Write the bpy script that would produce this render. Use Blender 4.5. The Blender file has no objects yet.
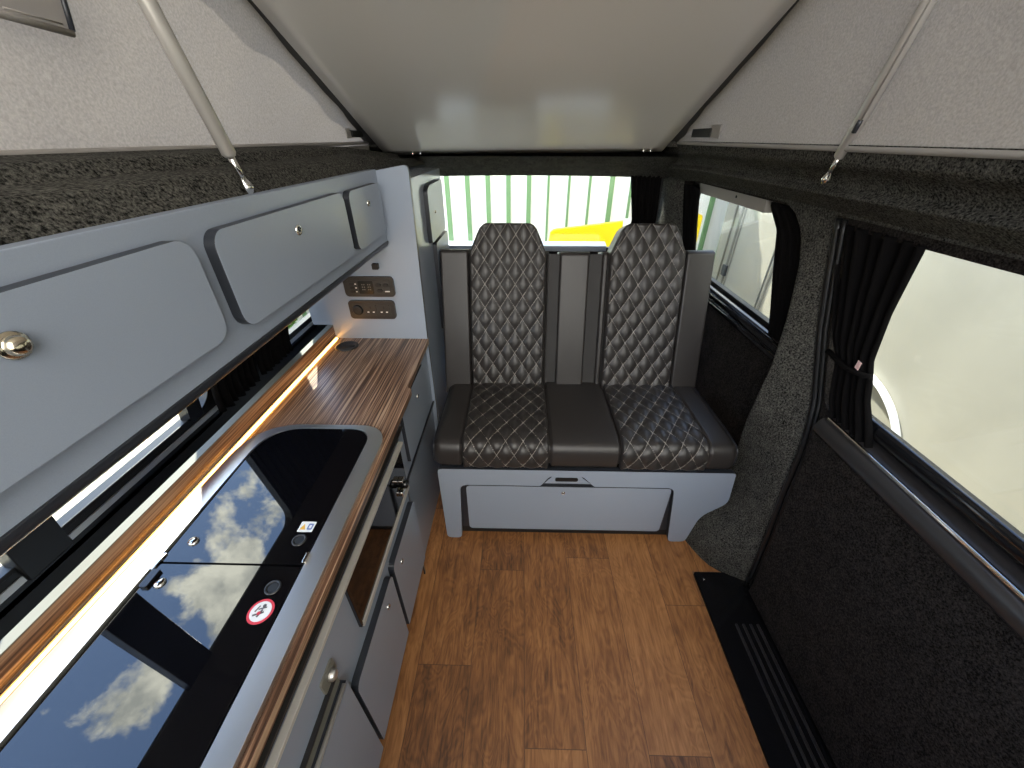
import bpy, bmesh, math, random
from mathutils import Vector, Matrix
from mathutils.geometry import tessellate_polygon
random.seed(7)
C = bpy.context.scene.collection
PI = math.pi
V = Vector

# ------------------------------------------------------------------ materials
def new_mat(name):
    m = bpy.data.materials.new(name); m.use_nodes = True
    nt = m.node_tree
    return m, nt, nt.nodes['Principled BSDF']

def N(nt, typ, **kw):
    n = nt.nodes.new(typ)
    for k, v in kw.items():
        if k in n.inputs.keys(): n.inputs[k].default_value = v
        else: setattr(n, k, v)
    return n

def L(nt, a, ao, b, bi): nt.links.new(a.outputs[ao], b.inputs[bi])

def plain(name, col, rough=.5, metal=0., bump=0., scale=200., spec=.5, coat=0., var=0.):
    m, nt, p = new_mat(name)
    p.inputs['Base Color'].default_value = (*col, 1)
    p.inputs['Roughness'].default_value = rough
    p.inputs['Metallic'].default_value = metal
    p.inputs['Specular IOR Level'].default_value = spec
    p.inputs['Coat Weight'].default_value = coat
    p.inputs['Coat Roughness'].default_value = .03
    tc = N(nt, 'ShaderNodeTexCoord')
    nz = N(nt, 'ShaderNodeTexNoise', Scale=scale, Detail=3.)
    L(nt, tc, 'Object', nz, 'Vector')
    if bump:
        b = N(nt, 'ShaderNodeBump', Strength=bump, Distance=.002)
        L(nt, nz, 'Fac', b, 'Height'); L(nt, b, 'Normal', p, 'Normal')
    if var:
        r = N(nt, 'ShaderNodeValToRGB')
        r.color_ramp.elements[0].position = .3; r.color_ramp.elements[1].position = .7
        r.color_ramp.elements[0].color = (*[c*(1-var) for c in col], 1)
        r.color_ramp.elements[1].color = (*[min(1, c*(1+var)) for c in col], 1)
        L(nt, nz, 'Fac', r, 'Fac'); L(nt, r, 'Color', p, 'Base Color')
    return m

def carpet(name, dark, light, scale=330.):
    m, nt, p = new_mat(name)
    p.inputs['Roughness'].default_value = 1.; p.inputs['Specular IOR Level'].default_value = .1
    tc = N(nt, 'ShaderNodeTexCoord')
    a = N(nt, 'ShaderNodeTexNoise', Scale=scale, Detail=4., Roughness=.7)
    b = N(nt, 'ShaderNodeTexNoise', Scale=scale*.12, Detail=3.)
    for n in (a, b): L(nt, tc, 'Object', n, 'Vector')
    r = N(nt, 'ShaderNodeValToRGB')
    r.color_ramp.elements[0].position = .38; r.color_ramp.elements[1].position = .68
    r.color_ramp.elements[0].color = (*dark, 1); r.color_ramp.elements[1].color = (*light, 1)
    mx = N(nt, 'ShaderNodeMath', operation='MULTIPLY_ADD'); mx.inputs[1].default_value = .14
    sub = N(nt, 'ShaderNodeMath', operation='SUBTRACT'); sub.inputs[1].default_value = .07
    L(nt, b, 'Fac', mx, 0); L(nt, a, 'Fac', mx, 2); L(nt, mx, 0, sub, 0)
    L(nt, sub, 0, r, 'Fac'); L(nt, r, 'Color', p, 'Base Color')
    bp = N(nt, 'ShaderNodeBump', Strength=.8, Distance=.004)
    L(nt, a, 'Fac', bp, 'Height'); L(nt, bp, 'Normal', p, 'Normal')
    return m

def floor_mat():
    m, nt, p = new_mat('wood_plank_vinyl')
    p.inputs['Roughness'].default_value = .5
    geo = N(nt, 'ShaderNodeNewGeometry'); sx = N(nt, 'ShaderNodeSeparateXYZ')
    L(nt, geo, 'Position', sx, 'Vector')
    def M(op, a, b=None, c=None):
        n = N(nt, 'ShaderNodeMath', operation=op)
        for i, q in enumerate((a, b, c)):
            if q is None: continue
            if isinstance(q, (int, float)): n.inputs[i].default_value = q
            else: nt.links.new(q, n.inputs[i])
        return n.outputs[0]
    W = .1735; x0 = .028 - 8*W; LEN = .98
    t = M('DIVIDE', M('SUBTRACT', sx.outputs['X'], x0), W)
    col = M('FLOOR', t); fx = M('SUBTRACT', t, col)
    # joint positions of each plank row, read off the place itself
    offs = [0.1, .5, .8, .3, .62, .2, .555, .886, .357, .945, .35, .763, .2, .6, .9, .4]
    ramp = N(nt, 'ShaderNodeValToRGB'); cr = ramp.color_ramp; cr.interpolation = 'CONSTANT'
    while len(cr.elements) < 16: cr.elements.new(.5)
    for i, e in enumerate(cr.elements):
        e.position = i/16.; e.color = (offs[i],)*3 + (1,)
    nt.links.new(M('ADD', M('DIVIDE', col, 16.), .01), ramp.inputs['Fac'])
    sep = N(nt, 'ShaderNodeSeparateColor'); L(nt, ramp, 'Color', sep, 'Color')
    ty = M('DIVIDE', M('SUBTRACT', sx.outputs['Y'], sep.outputs['Red']), LEN)
    row = M('FLOOR', ty); fy = M('SUBTRACT', ty, row)
    ex = M('MINIMUM', fx, M('SUBTRACT', 1., fx)); ey = M('MINIMUM', fy, M('SUBTRACT', 1., fy))
    gx = M('LESS_THAN', M('MULTIPLY', ex, W), .0011); gy = M('LESS_THAN', M('MULTIPLY', ey, LEN), .0011)
    gap = M('MAXIMUM', gx, gy)
    cmb = N(nt, 'ShaderNodeCombineXYZ'); nt.links.new(col, cmb.inputs['X']); nt.links.new(row, cmb.inputs['Y'])
    wn = N(nt, 'ShaderNodeTexWhiteNoise', noise_dimensions='2D'); L(nt, cmb, 'Vector', wn, 'Vector')
    # grain: stretched noise, shifted per plank
    cv = N(nt, 'ShaderNodeCombineXYZ')
    nt.links.new(M('ADD', sx.outputs['X'], M('MULTIPLY', wn.outputs['Value'], 7.)), cv.inputs['X'])
    nt.links.new(M('MULTIPLY', sx.outputs['Y'], .09), cv.inputs['Y'])
    nt.links.new(M('MULTIPLY', wn.outputs['Value'], 31.), cv.inputs['Z'])
    g1 = N(nt, 'ShaderNodeTexNoise', Scale=75., Detail=7., Roughness=.7, Distortion=.5); L(nt, cv, 'Vector', g1, 'Vector')
    cv2 = N(nt, 'ShaderNodeCombineXYZ')
    nt.links.new(M('ADD', sx.outputs['X'], M('MULTIPLY', wn.outputs['Value'], 3.)), cv2.inputs['X'])
    nt.links.new(M('MULTIPLY', sx.outputs['Y'], .3), cv2.inputs['Y'])
    nt.links.new(M('MULTIPLY', wn.outputs['Value'], 13.), cv2.inputs['Z'])
    wv = N(nt, 'ShaderNodeTexNoise', Scale=13., Detail=2., Distortion=1.5); L(nt, cv2, 'Vector', wv, 'Vector')
    rings = M('SINE', M('MULTIPLY', wv.outputs['Fac'], 60.))
    g = M('ADD', M('MULTIPLY', rings, .06), g1.outputs['Fac'])
    g = M('ADD', g, M('MULTIPLY', M('SUBTRACT', wn.outputs['Value'], .5), .26))
    blot = N(nt, 'ShaderNodeTexNoise', Scale=9., Detail=4.); L(nt, geo, 'Position', blot, 'Vector')
    g = M('ADD', g, M('MULTIPLY', M('SUBTRACT', blot.outputs['Fac'], .5), .25))
    r = N(nt, 'ShaderNodeValToRGB'); e = r.color_ramp.elements
    e[0].position = .22; e[0].color = (.085, .033, .012, 1)
    e[1].position = .84; e[1].color = (.46, .208, .070, 1)
    k = e.new(.5); k.color = (.258, .106, .034, 1)
    nt.links.new(g, r.inputs['Fac'])
    mix = N(nt, 'ShaderNodeMix', data_type='RGBA'); mix.inputs['B'].default_value = (.07, .032, .015, 1)
    nt.links.new(M('MULTIPLY', gap, .75), mix.inputs['Factor']); nt.links.new(r.outputs['Color'], mix.inputs[6])
    mix.inputs[7].default_value = (.07, .032, .015, 1)
    nt.links.new(mix.outputs[2], p.inputs['Base Color'])
    bp = N(nt, 'ShaderNodeBump', Strength=.25, Distance=.001); nt.links.new(M('SUBTRACT', g, gap), bp.inputs['Height'])
    L(nt, bp, 'Normal', p, 'Normal')
    return m

def zebrano():
    m, nt, p = new_mat('zebrano_laminate')
    p.inputs['Roughness'].default_value = .3
    geo = N(nt, 'ShaderNodeNewGeometry')
    mp = N(nt, 'ShaderNodeMapping'); mp.inputs['Scale'].default_value = (1, .012, 1); L(nt, geo, 'Position', mp, 'Vector')
    a = N(nt, 'ShaderNodeTexNoise', Scale=210., Detail=2., Roughness=.5); L(nt, mp, 'Vector', a, 'Vector')
    b = N(nt, 'ShaderNodeTexNoise', Scale=420., Detail=2.); L(nt, mp, 'Vector', b, 'Vector')
    ad = N(nt, 'ShaderNodeMath', operation='MULTIPLY_ADD'); ad.inputs[1].default_value = .35
    L(nt, b, 'Fac', ad, 0); L(nt, a, 'Fac', ad, 2)
    r = N(nt, 'ShaderNodeValToRGB'); e = r.color_ramp.elements
    e[0].position = .48; e[0].color = (.050, .026, .016, 1)
    e[1].position = .84; e[1].color = (.46, .31, .20, 1)
    k = e.new(.62); k.color = (.135, .070, .042, 1)
    k = e.new(.72); k.color = (.26, .15, .092, 1)
    L(nt, ad, 0, r, 'Fac'); L(nt, r, 'Color', p, 'Base Color')
    return m

def canvas_mat(name, col):
    m, nt, p = new_mat(name)
    p.inputs['Roughness'].default_value = 1.; p.inputs['Specular IOR Level'].default_value = .05
    tc = N(nt, 'ShaderNodeTexCoord')
    a = N(nt, 'ShaderNodeTexNoise', Scale=230., Detail=3., Roughness=.6); L(nt, tc, 'Object', a, 'Vector')
    r = N(nt, 'ShaderNodeValToRGB'); e = r.color_ramp.elements
    e[0].position = .3; e[1].position = .72
    e[0].color = (*[c*.82 for c in col], 1); e[1].color = (*[min(1, c*1.14) for c in col], 1)
    L(nt, a, 'Fac', r, 'Fac'); L(nt, r, 'Color', p, 'Base Color')
    bp = N(nt, 'ShaderNodeBump', Strength=.35, Distance=.002); L(nt, a, 'Fac', bp, 'Height'); L(nt, bp, 'Normal', p, 'Normal')
    tr = N(nt, 'ShaderNodeBsdfTranslucent'); L(nt, r, 'Color', tr, 'Color')
    mix = N(nt, 'ShaderNodeMixShader'); mix.inputs[0].default_value = CANVAS_T
    L(nt, p, 'BSDF', mix, 1); L(nt, tr, 'BSDF', mix, 2)
    L(nt, mix, 'Shader', nt.nodes['Material Output'], 'Surface')
    return m

def window_glass(name, tint):
    m, nt, p = new_mat(name); nt.nodes.remove(p)
    t = N(nt, 'ShaderNodeBsdfTransparent'); t.inputs['Color'].default_value = (*tint, 1)
    g = N(nt, 'ShaderNodeBsdfGlossy'); g.inputs['Roughness'].default_value = .01
    f = N(nt, 'ShaderNodeLayerWeight', Blend=.5)
    pw = N(nt, 'ShaderNodeMath', operation='POWER'); pw.inputs[1].default_value = 5.; L(nt, f, 'Facing', pw, 0)
    sch = N(nt, 'ShaderNodeMath', operation='MULTIPLY_ADD'); sch.inputs[1].default_value = .95; sch.inputs[2].default_value = .04; L(nt, pw, 0, sch, 0)
    mix = N(nt, 'ShaderNodeMixShader'); L(nt, sch, 0, mix, 0); L(nt, t, 'BSDF', mix, 1); L(nt, g, 'BSDF', mix, 2)
    L(nt, mix, 'Shader', nt.nodes['Material Output'], 'Surface')
    return m

def emit(name, col, s):
    m, nt, p = new_mat(name); nt.nodes.remove(p)
    e = N(nt, 'ShaderNodeEmission', Strength=s); e.inputs['Color'].default_value = (*col, 1)
    L(nt, e, 'Emission', nt.nodes['Material Output'], 'Surface')
    return m

def brushed(name, col, rough=.24):
    m, nt, p = new_mat(name)
    p.inputs['Base Color'].default_value = (*col, 1); p.inputs['Metallic'].default_value = 1.
    p.inputs['Anisotropic'].default_value = .4
    geo = N(nt, 'ShaderNodeNewGeometry')
    a = N(nt, 'ShaderNodeTexNoise', Scale=6., Detail=2.); L(nt, geo, 'Position', a, 'Vector')
    mr = N(nt, 'ShaderNodeMapRange'); mr.inputs['To Min'].default_value = rough*.85; mr.inputs['To Max'].default_value = rough*1.15
    L(nt, a, 'Fac', mr, 'Value'); L(nt, mr, 'Result', p, 'Roughness')
    return m

CANVAS_T = .15
M_ = dict(
    floor=floor_mat(), zebrano=zebrano(),
    grey=plain('grey_blue_laminate', (.29, .335, .41), .27, bump=.05, scale=900., var=.03),
    greyg=plain('grey_blue_gloss_laminate', (.29, .335, .41), .14),
    edge=plain('dark_edging', (.022, .025, .032), .35),
    blackm=plain('matt_black', (.008, .008, .008), .6),
    blackg=plain('gloss_black', (.006, .006, .007), .12),
    rubber=plain('black_rubber', (.007, .007, .007), .38),
    plastic=plain('dark_grey_plastic', (.028, .026, .026), .33, bump=.08, scale=700.),
    steel=brushed('brushed_steel', (.72, .70, .66), .38),
    alu=brushed('brushed_aluminium', (.84, .81, .76), .5),
    chrome=plain('polished_chrome', (.8, .78, .74), .12, 1.),
    brass=plain('pale_brass', (.72, .64, .50), .16, 1.),
    trim=plain('satin_silver_trim', (.42, .40, .36), .35),
    strut=plain('silver_paint', (.50, .48, .45), .35, .5),
    glassblk=plain('black_glass_lid', (.003, .003, .004), .015, spec=.75),
    glassdk=plain('smoked_glass', (.003, .003, .004), .05, spec=.35),
    leather=plain('dark_leather', (.028, .0245, .0235), .40, bump=.18, scale=500., var=.08),
    leather2=plain('dark_webbing', (.022, .020, .020), .65, bump=.3, scale=600.),
    stitch=plain('pale_thread', (.30, .275, .245), .8),
    carpet=carpet('charcoal_carpet', (.003, .0029, .0026), (.135, .130, .114), 230.),
    carpetd=carpet('black_brown_carpet', (.003, .0024, .0021), (.048, .041, .037), 230.),
    board=plain('roof_lining_board', (.72, .705, .675), .2, bump=.2, scale=5.),
    canvas=canvas_mat('woven_canvas', (.35, .322, .285)),
    hem=plain('canvas_hem', (.30, .28, .26), .9, bump=.3, scale=300.),
    flap=plain('clear_flap', (.33, .31, .30), .25),
    curtain=plain('black_curtain_cloth', (.005, .0045, .0045), .95, bump=.3, scale=500., spec=.08),
    win=window_glass('window_glass', (.93, .96, .94)),
    white=plain('white_plastic', (.78, .78, .76), .4),
    red=plain('red_print', (.62, .03, .05), .5),
    pink=plain('pale_pink_print', (.72, .50, .48), .6),
    orange=plain('amber_print', (.75, .42, .05), .5),
    blue=plain('blue_print', (.10, .16, .40), .5),
    dkprint=plain('dark_print', (.10, .09, .09), .5),
    lcd=plain('dark_display', (.020, .019, .017), .15),
    bezel=plain('charcoal_plastic', (.017, .016, .016), .4),
    bezel2=plain('brown_grey_plastic', (.022, .021, .020), .45),
    led=emit('warm_led', (1., .45, .09), 6.),
    fence_w=plain('white_fence_sheet', (.85, .85, .83), .6),
    fence_g=plain('green_fence_paint', (.14, .26, .12), .6),
    yellow=plain('yellow_plastic', (.85, .62, .0), .5),
    cream=plain('cream_vehicle_paint', (.32, .30, .245), .45, var=.10, scale=2.),
    creamd=plain('seal_grey', (.16, .155, .13), .6),
    tyre=plain('tyre_black', (.02, .02, .02), .8),
    gravel=plain('pale_gravel', (.34, .31, .24), .95, bump=1., scale=24., var=.45),
    leaf=plain('hedge_leaf', (.10, .21, .03), .6, var=.6, scale=60.),
    stem=plain('bark', (.07, .05, .03), .9),
    shell=plain('roof_fibreglass', (.05, .05, .05), .6),
)

# ------------------------------------------------------------------ mesh helpers
class MB:
    def __init__(s): s.v = []; s.f = []; s.mi = []; s.sm = []
    def add(s, vs, fs, mi=0, smooth=False):
        o = len(s.v); s.v += [tuple(v) for v in vs]
        for f in fs:
            s.f.append([i + o for i in f]); s.mi.append(mi); s.sm.append(smooth)
        return s
    def box(s, x0, x1, y0, y1, z0, z1, mi=0):
        vs = [(x, y, z) for x in (x0, x1) for y in (y0, y1) for z in (z0, z1)]
        return s.add(vs, [(0,1,3,2),(4,6,7,5),(0,4,5,1),(2,3,7,6),(0,2,6,4),(1,5,7,3)], mi)
    def prism(s, outer, holes=(), fn=None, d0=0., d1=1., mi=0, mi_side=None, back=True, bevel=0.):
        """outline (u,v) with holes, extruded from depth d0 (back) to d1 (front); fn(u,v,d)->xyz"""
        ms = mi if mi_side is None else mi_side
        loops = [list(outer)] + [list(h) for h in holes]
        tri = tessellate_polygon([[V((p[0], p[1], 0)) for p in lp] for lp in loops])
        flat = [p for lp in loops for p in lp]
        s.add([fn(u, v, d1) for u, v in flat], [tuple(t) for t in tri], mi)
        if back: s.add([fn(u, v, d0) for u, v in flat], [tuple(reversed(t)) for t in tri], mi)
        for lp in loops:
            n = len(lp)
            vs = [fn(u, v, d1) for u, v in lp] + [fn(u, v, d0) for u, v in lp]
            s.add(vs, [(i, (i+1) % n, n+(i+1) % n, n+i) for i in range(n)], ms)
        return s
    def tube(s, pts, r, n=8, mi=0, caps=True):
        pts = [V(p) for p in pts]; rs = r if isinstance(r, (list, tuple)) else [r]*len(pts)
        vs = []; up = None
        for i, p in enumerate(pts):
            d = (pts[min(i+1, len(pts)-1)] - pts[max(i-1, 0)])
            if d.length < 1e-9: d = V((0, 0, 1))
            d.normalize()
            if up is None:
                up = V((0, 0, 1)) if abs(d.z) < .9 else V((1, 0, 0))
            a = d.cross(up).normalized(); b = a.cross(d).normalized(); up = b
            for k in range(n):
                t = 2*PI*k/n
                vs.append(p + (a*math.cos(t) + b*math.sin(t))*rs[i])
        fs = [(i*n+k, i*n+(k+1) % n, (i+1)*n+(k+1) % n, (i+1)*n+k) for i in range(len(pts)-1) for k in range(n)]
        s.add(vs, fs, mi, True)
        if caps:
            s.add(vs[:n], [tuple(reversed(range(n)))], mi); s.add(vs[-n:], [tuple(range(n))], mi)
        return s
    def lathe(s, o, axis, prof, n=20, mi=0, smooth=True):
        """prof: list of (radius, height) along axis from o"""
        ax = V(axis).normalized(); up = V((0, 0, 1)) if abs(ax.z) < .9 else V((0, 1, 0))
        a = ax.cross(up).normalized(); b = ax.cross(a).normalized(); o = V(o)
        vs = [o + ax*h + (a*math.cos(2*PI*k/n) + b*math.sin(2*PI*k/n))*r for r, h in prof for k in range(n)]
        fs = [(i*n+k, i*n+(k+1) % n, (i+1)*n+(k+1) % n, (i+1)*n+k) for i in range(len(prof)-1) for k in range(n)]
        return s.add(vs, fs, mi, smooth)
    def grid(s, rows, mi=0, smooth=True, close=False):
        nr, nc = len(rows), len(rows[0])
        fs = [(i*nc+j, i*nc+j+1, (i+1)*nc+j+1, (i+1)*nc+j) for i in range(nr-1) for j in range(nc-1)]
        if close: fs += [(i*nc+nc-1, i*nc, (i+1)*nc, (i+1)*nc+nc-1) for i in range(nr-1)]
        return s.add([p for r in rows for p in r], fs, mi, smooth)
    def extrude_y(s, prof, y0, y1, mi=0, smooth=False, n=1):
        rows = [[(x, y0+(y1-y0)*i/n, z) for x, z in prof] for i in range(n+1)]
        return s.grid(rows, mi, smooth)
    def build(s, name, mats, parent=None, loc=None, bevel=0., solid=0., sub=0, fix=True, angle=35):
        me = bpy.data.meshes.new(name)
        org = V(loc) if loc is not None else (parent_world(parent) if parent else V((0, 0, 0)))
        me.from_pydata([tuple(V(v) - org) for v in s.v], [], s.f)
        if not isinstance(mats, (list, tuple)): mats = [mats]
        for m in mats: me.materials.append(m)
        for p, mi, sm in zip(me.polygons, s.mi, s.sm): p.material_index = mi; p.use_smooth = sm
        bm = bmesh.new(); bm.from_mesh(me)
        bmesh.ops.remove_doubles(bm, verts=bm.verts, dist=1e-5)
        if fix: bmesh.ops.recalc_face_normals(bm, faces=bm.faces)
        bm.to_mesh(me); bm.free()
        o = bpy.data.objects.new(name, me); C.objects.link(o)
        if parent is not None:
            o.parent = parent; o.location = (0, 0, 0)
        else: o.location = org
        if solid:
            md = o.modifiers.new('Solid', 'SOLIDIFY'); md.thickness = solid; md.offset = 0
        if sub:
            md = o.modifiers.new('Sub', 'SUBSURF'); md.levels = md.render_levels = sub
        if bevel:
            md = o.modifiers.new('Bevel', 'BEVEL'); md.width = bevel; md.segments = 3; md.limit_method = 'ANGLE'
            md.angle_limit = math.radians(40); md.harden_normals = False
            for p in me.polygons: p.use_smooth = True
            me.set_sharp_from_angle(angle=math.radians(angle)) if hasattr(me, 'set_sharp_from_angle') else None
        return o

def parent_world(o):
    l = V((0, 0, 0))
    while o is not None: l += V(o.location); o = o.parent
    return l

def tag(o, label=None, cat=None, group=None, kind=None):
    if label: o['label'] = label
    if cat: o['category'] = cat
    if group: o['group'] = group
    if kind: o['kind'] = kind
    return o
def thing(name, loc, label, cat, group=None):
    o = bpy.data.objects.new(name, None); C.objects.link(o); o.location = loc
    o.empty_display_size = .05
    return tag(o, label, cat, group)
def struct(o, label=None): return tag(o, label, None, None, 'structure')

def rr(u0, v0, u1, v1, r, seg=6):
    """rounded rectangle; r scalar or 4 radii (bl, br, tr, tl)"""
    rs = [r]*4 if isinstance(r, (int, float)) else r
    cs = [(u0, v0, 1, 1, PI), (u1, v0, -1, 1, 1.5*PI), (u1, v1, -1, -1, 0), (u0, v1, 1, -1, .5*PI)]
    out = []
    for (x, y, sx, sy, a0), q in zip(cs, rs):
        if q <= 0: out.append((x, y)); continue
        for k in range(seg+1):
            a = a0 + .5*PI*k/seg
            out.append((x + sx*q + q*math.cos(a), y + sy*q + q*math.sin(a)))
    return out
def round_poly(pts, radii, seg=6):
    """polygon with rounded corners"""
    out = []; n = len(pts)
    for i in range(n):
        p = V((*pts[i], 0)); a = V((*pts[i-1], 0)); b = V((*pts[(i+1) % n], 0))
        r = radii[i] if isinstance(radii, (list, tuple)) else radii
        if r <= 0: out.append(pts[i]); continue
        d1 = (a-p); d2 = (b-p); t = min(r, d1.length*.49, d2.length*.49)
        s1 = p + d1.normalized()*t; s2 = p + d2.normalized()*t
        for k in range(seg+1):
            q = k/seg
            w = s1*(1-q)**2 + p*2*q*(1-q) + s2*q*q
            out.append((w.x, w.y))
    return out
FX = lambda x0, sgn=1: (lambda u, v, d: (x0 + sgn*d, u, v))      # plane facing +-X : u=Y, v=Z
FY = lambda y0: (lambda u, v, d: (u, y0 - d, v))                 # plane facing -Y : u=X, v=Z
FZ = lambda z0: (lambda u, v, d: (u, v, z0 + d))                 # plane facing +Z : u=X, v=Y

def interp(tab, t):
    if t <= tab[0][0]: return tab[0][1]
    for (a, x), (b, y) in zip(tab, tab[1:]):
        if t <= b: return x + (y-x)*(t-a)/(b-a)
    return tab[-1][1]
def smooth_line(pts, n=6):
    """Catmull-Rom through 2-D/3-D points"""
    P = [V((*p, 0)) if len(p) == 2 else V(p) for p in pts]; P = [P[0]*2-P[1]] + P + [P[-1]*2-P[-2]]
    out = []
    for i in range(1, len(P)-2):
        for k in range(n):
            t = k/n; a, b, c, d = P[i-1:i+3]
            out.append(.5*((2*b) + (c-a)*t + (2*a-5*b+4*c-d)*t*t + (-a+3*b-3*c+d)*t**3))
    out.append(P[-2])
    return [(q.x, q.y) if len(pts[0]) == 2 else tuple(q) for q in out]

def knob(parent, o, axis, r, name='knob', m='chrome', h=.010):
    return MB().lathe(o, axis, [(0.0001, -.002), (r, -.002), (r, h*.25), (r*.78, h*.3), (r*.72, h*.35), (r*.72, h*.55), (r*.6, h*.85), (r*.3, h*.98), (.0001, h)]).build(name, M_[m], parent)
def keyhole_lock(parent, o, axis, r, name='lock_knob'):
    k = MB().lathe(o, axis, [(.0001, -.002), (r, -.002), (r, .002), (r*.8, .004), (r*.55, .0035), (r*.5, .0015), (.0001, .0015)]).build(name, M_['chrome'], parent)
    a = V(axis)*.003
    MB().lathe(V(o)+a*.6, axis, [(.0001, .001), (r*.35, .001), (r*.35, .002), (.0001, .0025)], 12).build('key_slot', M_['blackm'], k)
    return k

# ------------------------------------------------------------------ setting: floor, walls, roof
Y0 = -.75     # the open end towards the cab
YB = 2.32     # tailgate
fl = MB()
fl.prism([(-.89, Y0), (.695, Y0), (.695, .897), (.90, .897), (.90, YB), (-.89, YB)], (), FZ(0), -.03, 0)
struct(fl.build('floor', M_['floor']), 'warm brown wood plank vinyl floor')

def xr(z): return interp([(0, .885), (.8, .885), (1.285, .802), (1.40, .78)], z)
def xl(z): return -interp([(0, .885), (.82, .885), (1.285, .802), (1.40, .78)], z)
WR = lambda u, v, d: (xr(v) + d, u, v)
WL = lambda u, v, d: (xl(v) - d, u, v)

# right side: rear quarter, B pillar, cant rail
wr = MB()
HOLE2 = rr(1.15, .865, 2.12, 1.278, .06)
def dense(lp, m=.04):
    out = []
    for i, p in enumerate(lp):
        q = lp[(i+1) % len(lp)]; d = math.hypot(q[0]-p[0], q[1]-p[1]); k = max(1, int(d/m))
        out += [(p[0]+(q[0]-p[0])*j/k, p[1]+(q[1]-p[1])*j/k) for j in range(k)]
    return out
wr.prism(dense([(1.0, 0), (YB, 0), (YB, .8), (YB, 1.29), (1.0, 1.29), (1.0, .8)], .2), [dense(HOLE2, .2)], WR, .06, 0., 1, 1)
tabS = [(0, (.885, .858)), (.08, (.885, .858)), (.25, (.885, .875)), (.45, (.885, .905)), (.6, (.885, .92)), (.7, (.885, .938)), (.85, (.876, .985)), (1.0, (.85, 1.025)), (1.15, (.824, 1.05)), (1.295, (.802, 1.065))]
tabE = [(0, (.712, 1.055)), (.08, (.715, 1.06)), (.12, (.735, 1.075)), (.19, (.80, 1.10)), (.25, (.838, 1.11)), (.45, (.838, 1.11)), (.6, (.818, 1.095)), (.7, (.80, 1.068)), (.85, (.803, 1.068)), (1.0, (.80, 1.085)), (1.15, (.797, 1.12)), (1.22, (.795, 1.155)), (1.262, (.794, 1.20)), (1.295, (.79, 1.28))]
tabM = [(0, (.772, .925)), (.08, (.776, .93)), (.13, (.79, .935)), (.2, (.835, .945)), (.25, (.856, .95)), (.45, (.862, .965)), (.6, (.852, .972)), (.7, (.855, .985)), (.85, (.85, 1.01)), (1.0, (.828, 1.045)), (1.15, (.81, 1.07)), (1.295, (.796, 1.10))]
def t2(tab, z): return (interp([(a, b[0]) for a, b in tab], z), interp([(a, b[1]) for a, b in tab], z))
rows = []
for i in range(44):
    z = 1.295*i/43
    s, m, e = t2(tabS, z), t2(tabM, z), t2(tabE, z)
    line = smooth_line([(s[0]+.03, s[1]-.012), (s[0]+.004, s[1]-.004), s, m, e, (e[0]+.012, e[1]+.012), (e[0]+.09, e[1]+.016)], 4)
    rows.append([(x, y, z) for x, y in line])
wr.grid(rows, 0)
profR = smooth_line([(.684, 1.437), (.693, 1.424), (.696, 1.404), (.708, 1.392), (.730, 1.380), (.746, 1.362), (.748, 1.351), (.738, 1.342), (.735, 1.334), (.750, 1.324), (.776, 1.307), (.797, 1.292), (.802, 1.284), (.87, 1.278)], 4)
rows = []
for i in range(31):
    y = Y0 + (YB-Y0)*i/30
    k = max(0, (y-1.75)/.45); k = min(1, k)**2      # the rail flattens out towards the tailgate
    rows.append([(x - .03*k*(1 if x > .7 else 0), y, z - .012*k) for x, z in profR])
wr.grid(rows, 0)
# D pillar towards the tailgate
rows = []
for i in range(16):
    z = .02 + 1.27*i/15
    rows.append([(x, y, z) for x, y in smooth_line([(.86, 2.06), (.845, 2.11), (.80, 2.16), (.765, 2.22), (.755, 2.30), (.755, 2.33)], 3)])
wr.grid(rows, 0)
struct(wr.build('wall_right', [M_['carpet'], M_['carpetd']]), 'charcoal carpeted side wall behind the sliding door')

# left side
wl = MB()
HL1 = rr(-.35, .765, .935, 1.350, .05); HL2 = rr(1.225, .765, 1.80, 1.350, .05)
wl.prism(dense([(Y0, 0), (YB, 0), (YB, .82), (YB, 1.37), (Y0, 1.37), (Y0, .82)], .2), [dense(HL1, .2), dense(HL2, .2)], WL, .05, 0., 1)
profL = smooth_line([(-.69, 1.431), (-.66, 1.428), (-.60, 1.427), (-.580, 1.424), (-.570, 1.413), (-.560, 1.405), (-.518, 1.402), (-.500, 1.396), (-.489, 1.380), (-.478, 1.368), (-.465, 1.355)], 4)
rows = []
for i in range(31):
    y = Y0 + (YB-Y0)*i/30; k = min(1, max(0, (y-1.45)/.5))
    rows.append([(x, y, z - .034*k*(1 if z > 1.37 else .3)) for x, z in profL])
wl.grid(rows, 0)
wl.extrude_y([(-.69, 1.42), (-.79, 1.37), (-.80, 1.35)], Y0, YB, 1, True, 12)
struct(wl.build('wall_left', [M_['carpet'], M_['blackm']]), 'side wall behind the kitchen with charcoal carpeted ledge')

# rear header between roof hinge and tailgate, tailgate frame
rows = []
for i in range(25):
    x = -.78 + 1.58*i/24
    arch = -.012*((x-.02)/.75)**2
    rows.append([(x, y, z + arch*(y-2.0)/.28) for y, z in smooth_line([(2.02, 1.378), (2.06, 1.374), (2.12, 1.352), (2.20, 1.318), (2.25, 1.295), (2.278, 1.283), (2.286, 1.289), (2.33, 1.295)], 3)])
hd = MB().grid(rows, 0)
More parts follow.
